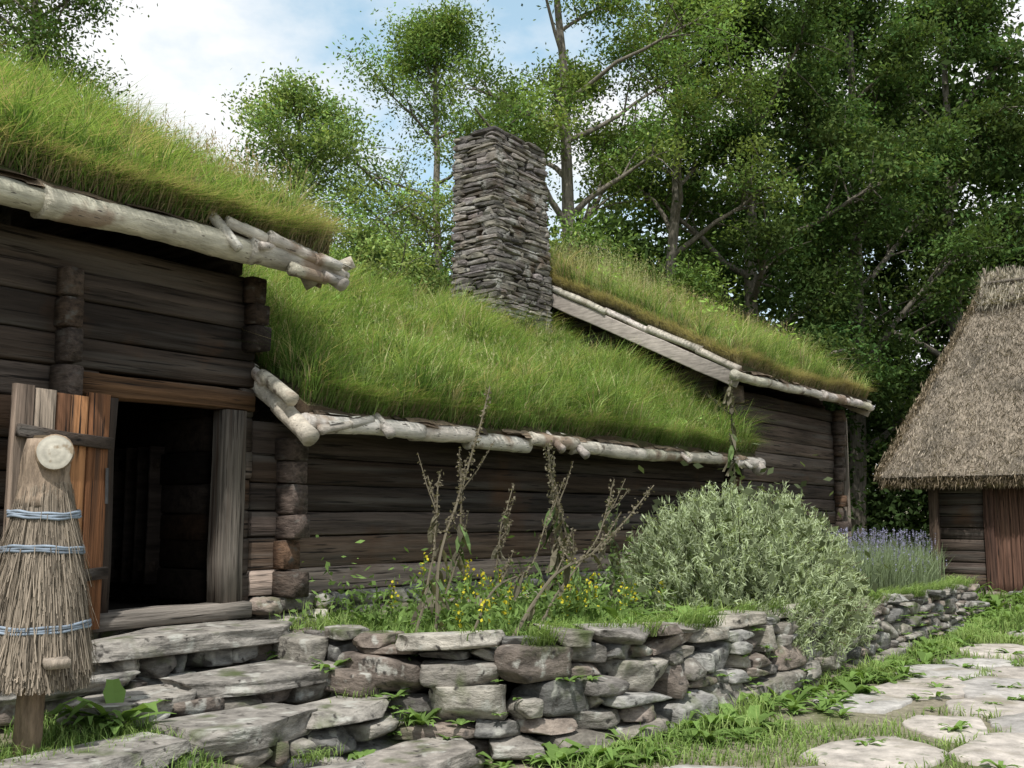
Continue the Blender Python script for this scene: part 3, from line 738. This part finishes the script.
beam(b,(hc[0]-.02,hc[1]-.18,.86),(hc[0]-.08,hc[1]-.36,.85),.13,.05,(.3,.25,.2),k=6)
b.make('post_and_landing_board',M_bark,hive,True)

# ------------------------------------------------------------ trees
def tree(name,base,H,tr,cb,cr,nl,nleaf,leaf,col,seed,lean=(0,0),sparse=.45,top=.35,sgm=1.):
    r=np.random.default_rng(seed);root=empty(name)
    bb=B();cent=[];base=np.array(base,float);BKc=np.array([.17,.15,.12])
    n=12;t=np.linspace(0,1,n);az0=r.uniform(0,6.28)
    P=np.stack([base[0]+lean[0]*t+np.cumsum(r.normal(size=n))*.08,base[1]+lean[1]*t+np.cumsum(r.normal(size=n))*.08,base[2]+H*.93*t],1)
    tube(bb,P,tr*(1-.86*t)+.012,BKc,8,True,.04)
    for i in range(nl):
        f=cb+(0.97-cb)*(i+r.uniform(0,1))/nl;zz=f*(n-1);k=min(int(zz),n-2);p0=P[k]+(P[k+1]-P[k])*(zz-k)
        g=(f-cb)/(1-cb);prof=(math.sin(math.pi*min(1,.18+g*.82))**.7)*(1-top*g)
        ln=cr*prof*r.uniform(.6,1.2);az=i*2.4+r.uniform(-.4,.4)+az0;el=r.uniform(.25,.85)+g*.4
        m=6;tt=np.linspace(0,1,m);d=np.array([math.cos(az)*math.cos(el),math.sin(az)*math.cos(el),math.sin(el)])
        Q=p0+np.outer(tt*ln,d)+np.outer(tt**2*ln*.15,[0,0,-.6])+np.cumsum(r.normal(size=(m,3)),0)*.05*ln*.35
        Q[0]=p0
        r0=max(.02,tr*(1-.86*f)*.55);tube(bb,Q,r0*(1-.8*tt)+.008,BKc*.95,6,False)
        for s_ in range(9):
            ft=r.uniform(.3,1);kk=min(int(ft*(m-1)),m-2);q0=Q[kk]+(Q[kk+1]-Q[kk])*(ft*(m-1)-kk)
            d2=unit(d+r.normal(size=3)*.8);l2=ln*r.uniform(.2,.5);q1=q0+d2*l2*.5+[0,0,.05];q2=q0+d2*l2+[0,0,-.05*l2]
            tube(bb,[q0,q1,q2],[r0*.35+.006,r0*.2+.005,.005],BKc*.9,4,False)
            cent+=[q1,q2,q0+d2*l2*.8]
        cent.append(Q[-1])
    bb.make('trunk_and_limbs',M_bark,root,True)
    cent=np.array(cent);keep=r.uniform(size=len(cent))>sparse*.5;cent=cent[keep]
    wgt=r.uniform(.2,1,len(cent))**1.6;wgt/=wgt.sum();ci=r.choice(len(cent),nleaf,p=wgt)
    sg=(r.uniform(.2,.5,len(cent))*cr*.16+.12)*sgm
    off=r.normal(size=(nleaf,3))*sg[ci][:,None]*np.array([1,1,.55])
    P=cent[ci]+off
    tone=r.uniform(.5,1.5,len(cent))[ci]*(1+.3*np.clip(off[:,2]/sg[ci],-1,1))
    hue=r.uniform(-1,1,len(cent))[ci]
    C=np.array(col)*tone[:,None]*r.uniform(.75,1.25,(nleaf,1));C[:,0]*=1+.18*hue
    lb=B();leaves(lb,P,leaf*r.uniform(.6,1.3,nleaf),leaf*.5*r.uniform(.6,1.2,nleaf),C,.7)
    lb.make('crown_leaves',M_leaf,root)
G1=(.15,.215,.06);G2=(.068,.108,.034);G3=(.20,.275,.09)
tree('ash_tree',(21.2,6.8,0),19,.26,.30,4.2,20,46000,.125,G1,1,(-.3,.6),.6)
tree('ash_tree.001',(24.2,6.3,0),20,.22,.3,4.0,20,46000,.13,G1,2,(1.3,-.4),.5)
tree('ash_tree.002',(24.5,13.5,0),19.0,.22,.3,5.2,22,46000,.13,G1,3,(-.3,.4),.5)
tree('oak_tree',(27.9,5.2,0),20,.3,.18,4.8,26,64000,.165,G2,4,(0,0),.3)
tree('oak_tree.001',(31.3,3.4,0),21,.3,.15,5.0,26,64000,.175,(.085,.135,.042),5,(0,0),.3)
tree('oak_tree.002',(35.5,1.2,0),21,.3,.15,5.5,26,58000,.19,G2,6,(0,0),.3)
tree('oak_tree.003',(40,-5,0),21,.3,.15,5.5,22,36000,.22,G2,12,(0,0),.3)
tree('birch_tree',(18.3,14.3,0),14.0,.13,.32,4.2,24,34000,.125,G3,7,(0,0),.5)
tree('birch_tree.001',(16.8,9.6,0),8.6,.12,.3,2.7,16,20000,.11,G3,8,(0,0),.3)
tree('birch_tree.002',(19.8,10.5,0),8.8,.12,.3,2.8,16,20000,.11,(.13,.19,.06),9,(0,0),.3)
tree('maple_tree',(12.3,16.9,0),18.0,.22,.42,3.8,20,34000,.13,(.11,.165,.05),10,(0,0),.4)

def mass(name,p0,p1,th,hf,nc,per,leaf,seed,col=(.05,.08,.026)):
    r=np.random.default_rng(seed);u=r.uniform(size=nc);p0=np.array(p0);p1=np.array(p1);H=hf(u)
    d=unit(np.append(p1-p0,0))[:2];nn=np.array([-d[1],d[0]])
    v=r.normal(size=nc)*th;z=r.uniform(.0,1,nc)**.9*H*(1-.15*np.abs(r.normal(size=nc)))
    c=p0+(p1-p0)*u[:,None]+nn*v[:,None];C0=np.column_stack([c,z+.5])
    ci=np.repeat(np.arange(nc),per);m=len(ci);P=C0[ci]+r.normal(size=(m,3))*np.array([1,1,.6])*r.uniform(.5,1.1,nc)[ci][:,None]
    P[:,2]=np.maximum(P[:,2],.1)
    colr=np.array(col)*r.uniform(.4,1.7,nc)[ci][:,None]*r.uniform(.7,1.3,(m,1))
    b=B();leaves(b,P,leaf*r.uniform(.7,1.3,m),leaf*.6*r.uniform(.7,1.2,m),colr,.6);b.make(name,M_leaf)
mass('distant_forest_foliage',(27,25),(52,-12),2.5,lambda u:np.interp(u,[0,.2,.35,.6,1],[9,11,15,20,22]),1400,90,.36,1)
mass('forest_undergrowth',(22,12),(38,1),1.5,lambda u:np.interp(u,[0,.3,1],[3,4,6]),420,85,.2,2,(.042,.068,.024))
mass('background_bushes',(10,27),(27,20),1.5,lambda u:9+u*0,300,80,.26,3,(.11,.16,.05))

# ------------------------------------------------------------ sage bush
b=B();cx,cy,cz=10.75,-2.1,.60;rx,ry,rz=2.05,1.2,1.34
ns=3900;a=U(0,2*np.pi,ns);e=np.arcsin(U(-.18,1,ns));rr=U(.76,1.04,ns)*(1+.13*(fbm(np.cos(a)*2+5,np.sin(a)*2+e*2+5,3)-.5)*2)
D=np.stack([np.cos(a)*np.cos(e),np.sin(a)*np.cos(e),np.sin(e)],1)
T=np.array([cx,cy,cz])+D*np.array([rx,ry,rz])*rr[:,None]
dirn=D*np.array([.7,.7,.6])+np.array([0,0,.8])+rng.normal(size=(ns,3))*.12;dirn/=np.linalg.norm(dirn,axis=1)[:,None]
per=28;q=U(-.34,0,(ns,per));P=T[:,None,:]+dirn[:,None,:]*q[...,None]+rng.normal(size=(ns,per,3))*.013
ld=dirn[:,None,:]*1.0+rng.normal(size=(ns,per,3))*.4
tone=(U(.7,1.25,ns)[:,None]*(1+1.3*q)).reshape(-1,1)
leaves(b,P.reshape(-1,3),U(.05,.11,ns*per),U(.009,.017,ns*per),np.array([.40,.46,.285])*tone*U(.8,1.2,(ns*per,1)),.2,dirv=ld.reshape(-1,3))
for i in range(0,ns,7):
    tube(b,[(cx+D[i,0]*.3,cy+D[i,1]*.3,cz),T[i]*.6+np.array([cx,cy,cz])*.4,T[i]],[.012,.008,.003],(.12,.1,.06),4,False)
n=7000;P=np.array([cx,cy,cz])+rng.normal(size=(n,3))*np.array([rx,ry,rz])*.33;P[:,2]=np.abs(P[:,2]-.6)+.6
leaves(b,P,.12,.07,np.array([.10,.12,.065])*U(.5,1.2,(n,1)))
b.make('sage_bush',M_leaf)
b=B();m0=620;a=U(0,6.28,m0);rr=np.sqrt(U(0,1,m0));X=15.6+rr*np.cos(a)*2.3;Y=-1.9+rr*np.sin(a)*.65;P=np.stack([X,Y,bedz(X,Y)],1)
P=np.repeat(P,16,0)+rng.normal(size=(m0*16,3))*np.array([.08,.08,0]);n=len(P);h=U(.35,.95,n)
blades(b,P,h,U(.008,.014,n),U(.05,.5,n),np.array([.22,.27,.16])*U(.6,1.2,(n,1)))
k=rng.choice(n,1100);T=P[k]+np.stack([rng.normal(size=1100)*.07,rng.normal(size=1100)*.07,h[k]*.95],1)
for q in range(4):leaves(b,T+np.array([0,0,.025*q]),.035,.018,np.array([.24,.23,.34])*U(.7,1.3,(1100,1)),0)
b.make('lavender_plant',M_leaf)

# ------------------------------------------------------------ mullein stalks and garden plants
def stalk(name,pts,r0,col,pods=140,dead=8,branch=0,dz=(2,-6)):
    root=B();pts=np.array(pts,float);n=24;t=np.linspace(0,len(pts)-1,n)
    P=np.stack([np.interp(t,range(len(pts)),pts[:,i]) for i in range(3)],1)
    for _ in range(3):P[1:-1]=.5*P[1:-1]+.25*(P[:-2]+P[2:])
    P+=np.cumsum(rng.normal(size=(n,3)),0)*.004
    tube(root,P,r0*(1-.65*np.linspace(0,1,n)),col,6,True,.1)
    s=U(.45,1,pods)*(n-1);k=np.minimum(s.astype(int),n-2);C=P[k]+(P[k+1]-P[k])*(s-k)[:,None]+rng.normal(size=(pods,3))*r0*1.1
    leaves(root,C,.035,.022,np.array(col)*U(.6,1.3,(pods,1)),0)
    for _ in range(branch):
        k=rng.integers(8,n-3);p_=P[k];d=unit(P[-1]-P[k])+rng.normal(size=3)*.45;d=unit(d);l=U(.2,.5)
        Q=[p_,p_+d*l*.5,p_+d*l+np.array([0,0,.06])];tube(root,Q,[r0*.5,r0*.35,.003],col,5,False)
        m=26;tt=U(.3,1,m)[:,None];leaves(root,Q[0]*(1-tt)+Q[2]*tt+rng.normal(size=(m,3))*.009,.03,.018,np.array(col)*U(.6,1.3,(m,1)),0)
    for _ in range(dead):
        k=rng.integers(dz[0],n+dz[1]);p_=P[k];az=U(0,6.28);l=U(.12,.28);gr=random.random()<.3
        d=np.array([math.cos(az),math.sin(az),0]);V=[];m=5;sd=np.array([-d[1],d[0],0]);tw=U(-.03,.03)
        for i in range(m):
            tt=i/(m-1);c=p_+d*l*.45*tt+np.array([0,0,-l*.9*tt**1.3]);w_=.034*math.sin(math.pi*(.15+.8*tt))*U(.7,1.2)
            V+=[c-sd*w_+d*tw*i*.4,c+sd*w_+d*U(-.02,.02)]
        root.add(V,[(2*i,2*i+1,2*i+3,2*i+2) for i in range(m-1)],(np.array([.16,.23,.09]) if gr else np.array([.2,.18,.13]))*U(.5,1.3))
    return root.make(name,M_leaf,None)
SC=(.19,.165,.12)
stalk('mullein_plant',[(6.1,-1.75,.7),(6.2,-1.65,1.25),(6.75,-1.45,1.85),(7.3,-1.3,2.75)],.016,SC,200,10,2)
stalk('mullein_plant.001',[(6.15,-1.5,.7),(6.5,-1.35,1.3),(6.75,-1.2,2.0)],.014,SC,110,9,2)
stalk('mullein_plant.002',[(8.6,-1.1,.68),(8.66,-1.12,1.3),(8.5,-1.1,2.3)],.022,(.2,.18,.13),260,26,5)
stalk('mullein_plant.003',[(8.45,-1.4,.68),(8.6,-1.3,1.2),(8.35,-1.2,2.1)],.016,SC,150,14,3)
stalk('mullein_plant.004',[(12.9,-1.0,.6),(12.98,-1.0,2.0),(12.85,-1.0,3.45)],.016,(.13,.13,.08),260,26,3,(14,-1))
stalk('mullein_plant.005',[(6.3,-2.3,.72),(7.0,-2.2,1.15),(8.0,-2.0,1.3),(9.2,-1.9,1.9)],.016,SC,150,8,6)
stalk('mullein_plant.006',[(6.9,-2.1,.72),(7.5,-1.9,1.0),(8.5,-1.7,1.45),(8.9,-1.6,2.0)],.012,SC,110,6,4)
stalk('mullein_plant.007',[(6.2,-2.0,.72),(6.6,-1.9,1.05),(7.4,-1.7,1.15),(7.9,-1.6,1.75)],.012,SC,80,6,3)
stalk('mullein_plant.008',[(7.6,-1.2,.7),(7.7,-1.1,1.3),(8.1,-1.0,1.9)],.012,SC,90,8,3)
stalk('mullein_plant.009',[(8.9,-1.6,.68),(9.1,-1.5,1.1),(9.0,-1.5,1.8)],.014,(.16,.19,.1),120,12,3)
stalk('mullein_plant.010',[(6.6,-1.3,.7),(6.9,-1.3,1.3),(7.0,-1.2,2.1)],.014,SC,120,10,3)
b=B()
for _ in range(30):
    x,y,h=U(6.2,9.4),U(-2.3,-.8),U(.3,.75)
    z0=bedz(x,y);lx=U(-.08,.08);tube(b,[(x,y,z0),(x+lx,y,z0+h)],[.008,.004],(.14,.2,.06),5,False)
    m=24;t=U(.45,1,m);P=np.stack([x+lx*t+rng.normal(size=m)*.02,y+rng.normal(size=m)*.02,z0+t*h],1);leaves(b,P,.03,.026,np.array([.70,.60,.06])*U(.7,1.1,(m,1)),0)
    m=70;P=np.stack([x+rng.normal(size=m)*.07,y+rng.normal(size=m)*.07,z0+U(0,.8,m)*h],1);leaves(b,P,.09,.024,np.array([.18,.27,.08])*U(.7,1.2,(m,1)),0)
b.make('yellow_flowers',M_leaf)
def rosette(b,x,y,z,r,nl,col,w=.25,up=.6):
    for _ in range(nl):
        az=U(0,6.28);l=r*U(.6,1.1);d=np.array([math.cos(az),math.sin(az),0]);sd=np.array([-d[1],d[0],0]);V=[];m=6;e=U(.25,1.1)*up
        for i in range(m):
            t=i/(m-1);c=np.array([x,y,z])+d*l*t+np.array([0,0,l*(e*1.6*t-1.1*e*t*t*U(.9,1.2))]);w_=l*w*.5*math.sin(math.pi*(.08+.9*t))**.8*U(.8,1.2)
            V+=[c-sd*w_+[0,0,.15*w_],c,c+sd*w_+[0,0,.15*w_]]
        F=[]
        for i in range(m-1):
            for j in(0,1):F.append((3*i+j,3*i+j+1,3*i+j+4,3*i+j+3))
        b.add(V,F,np.array(col)*U(.7,1.25))
LW=(.16,.25,.07)
b=B()
for x,y,r in[(3.72,-1.32,.36),(3.6,-1.24,.28),(5.55,-.75,.2),(5.4,-1.35,.2),(5.55,-2.1,.2),(5.05,-2.05,.16),(8.0,-2.65,.38),(7.9,-2.3,.4),(8.6,-2.6,.34),(7.1,-2.4,.24),(9.2,-1.6,.3),(8.3,-2.75,.25),(7.3,-1.2,.3),(6.4,-1.0,.25),(6.9,-.8,.3)]:
    z=float(gz(x,y))+.03 if x<5.7 else float(bedz(x,y))
    if 5.3<x<5.7:z=.5 if y>-1.5 else .2
    rosette(b,x,y,z,r,20,LW,.3,1.0)
for _ in range(170):
    s=U(1.5,Lt-2);p_=wp(s);q=wp(s+.05);tg=unit(np.append(q-p_,0))[:2];nrm=np.array([tg[1],-tg[0]]);c=p_+nrm*U(.25,.7)
    rosette(b,c[0],c[1],float(gz(*c)),U(.08,.28),12,LW,.35,.9)
for _ in range(80):
    s=U(1.5,Lt-2);p_=wp(s);q=wp(s+.05);tg=unit(np.append(q-p_,0))[:2];nrm=np.array([tg[1],-tg[0]]);H=wtop(p_[0]);zz=U(.1,1)*H;c=p_+nrm*(.09+.16*(1-zz/H))
    rosette(b,c[0],c[1],zz,U(.04,.13),9,LW,.4,.5)
for _ in range(170):
    x,y=U(7,20),U(-6.2,-3.4);rosette(b,x,y,float(gz(x,y))+.01,U(.06,.2),11,LW,.3,.7)
for _ in range(120):
    x,y=U(18,23.3),U(-5,2);rosette(b,x,y,float(gz(x,y))+.01,U(.15,.4),14,LW,.3,1.1)
b.make('leafy_weeds',M_leaf)
b=B();n=130
X=U(5.9,14.6,n);Y=U(-2.2,-.6,n)
for x,y in zip(X,Y):
    m=80;s=U(.06,.18);P=rng.normal(size=(m,3))*np.array([s,s,s*1.3])+np.array([x,y,bedz(x,y)+s*1.1]);leaves(b,P,U(.04,.09,m),U(.015,.04,m),np.array([.15,.23,.07])*U(.5,1.3)*U(.6,1.3,(m,1)),.6)
b.make('low_garden_plants',M_leaf)

# ------------------------------------------------------------ ground grass
b=B()
n=70000;X=U(5.7,19.3,n);Y=U(-3.1,-.3,n);ok=(Y>np.interp(X,[5.72,6.05,7,10,13.2,16,18.7,19.5],[-1.8,-2.42,-2.72,-2.85,-2.7,-2.55,-2.3,-1.3]))&(fbm(X*1.3,Y*1.3,41)>U(.3,.55,n))
X=X[ok];Y=Y[ok];n=len(X);c=fbm(X*2,Y*2,44);blades(b,np.stack([X,Y,bedz(X,Y)],1),U(.06,.26,n)*(.5+c),U(.006,.012,n),U(.1,.9,n),gcolor(n,np.clip(c+U(-.3,.4,n),0,1)))
for _ in range(85):
    s=U(1.8,Lt-1.5);p_=wp(s);q=wp(s+.05);tg=unit(np.append(q-p_,0))[:2];nrm=np.array([tg[1],-tg[0]]);c=p_-nrm*U(-.06,.2);m=60
    P=np.stack([c[0]+rng.normal(size=m)*.07,c[1]+rng.normal(size=m)*.04,np.full(m,wtop(p_[0])+.02)],1)
    blades(b,P,U(.1,.32,m),U(.006,.01,m),U(.5,1.1,m),gcolor(m,U(.2,1,m)),math.atan2(nrm[1],nrm[0])+rng.normal(size=m)*.7)
b.make('garden_grass',M_grass)
b=B()
n=240000;X=U(2,24,n);Y=U(-9,1.5,n)
inside=np.zeros(n,bool)
for x,y,r,el in FL:inside|=(((X-x)/(r*1.0*el))**2+((Y-y)/(r*.72))**2)<1
nearwall=np.exp(-np.abs(Y+3.3)/.3)*(X>5.5)
dens=fbm(X*.8,Y*.8,51)+.25*nearwall+.06*(X>11)
bed=(X>5.45)&(X<19.6)&(Y>-3.05)
steps=(X>2.6)&(X<5.9)&(Y>-2.6)
ok=(~inside)&(~bed)&(~steps)&(dens>U(.45,.62,n))&~((X<5.6)&(Y>-2.8))
X=X[ok];Y=Y[ok];n=len(X);c=fbm(X*2,Y*2,54)
blades(b,np.stack([X,Y,gz(X,Y)-.005],1),U(.03,.14,n)*(.3+1.4*c)*(1+1.2*np.exp(-np.abs(Y+3.3)/.25)),U(.006,.013,n),U(.2,1.0,n),gcolor(n,np.clip(c+U(-.3,.5,n),0,1)))
n=12000;X=U(1.8,3.9,n);Y=U(-2.6,-.3,n);ok=fbm(X*2,Y*2,61)>.4;X=X[ok];Y=Y[ok];n=len(X)
blades(b,np.stack([X,Y,gz(X,Y)-.005],1),U(.05,.18,n),U(.005,.01,n),U(.2,.9,n),gcolor(n,U(0,.9,n)))
for x,y,z in[(5.6,-1.0,.5),(5.45,-1.6,.36),(5.6,-2.0,.2),(4.62,-2.05,.13),(3.7,-1.4,.36),(5.75,-.9,.62)]:
    n=150;P=np.stack([x+rng.normal(size=n)*.09,y+rng.normal(size=n)*.05,np.full(n,z)],1);blades(b,P,U(.04,.14,n),U(.004,.008,n),U(.3,1.0,n),gcolor(n,U(.2,.9,n)))
n=50000;X=U(16,45,n);Y=U(-8,20,n);ok=~((X<20)&(Y>-3))&~((X>23.3)&(Y<.2));X=X[ok];Y=Y[ok];n=len(X)
blades(b,np.stack([X,Y,gz(X,Y)],1),U(.1,.35,n),U(.02,.04,n),U(.1,.8,n),GR*.8*U(.5,1.2,(n,1)))
b.make('ground_grass',M_grass)
print('done')
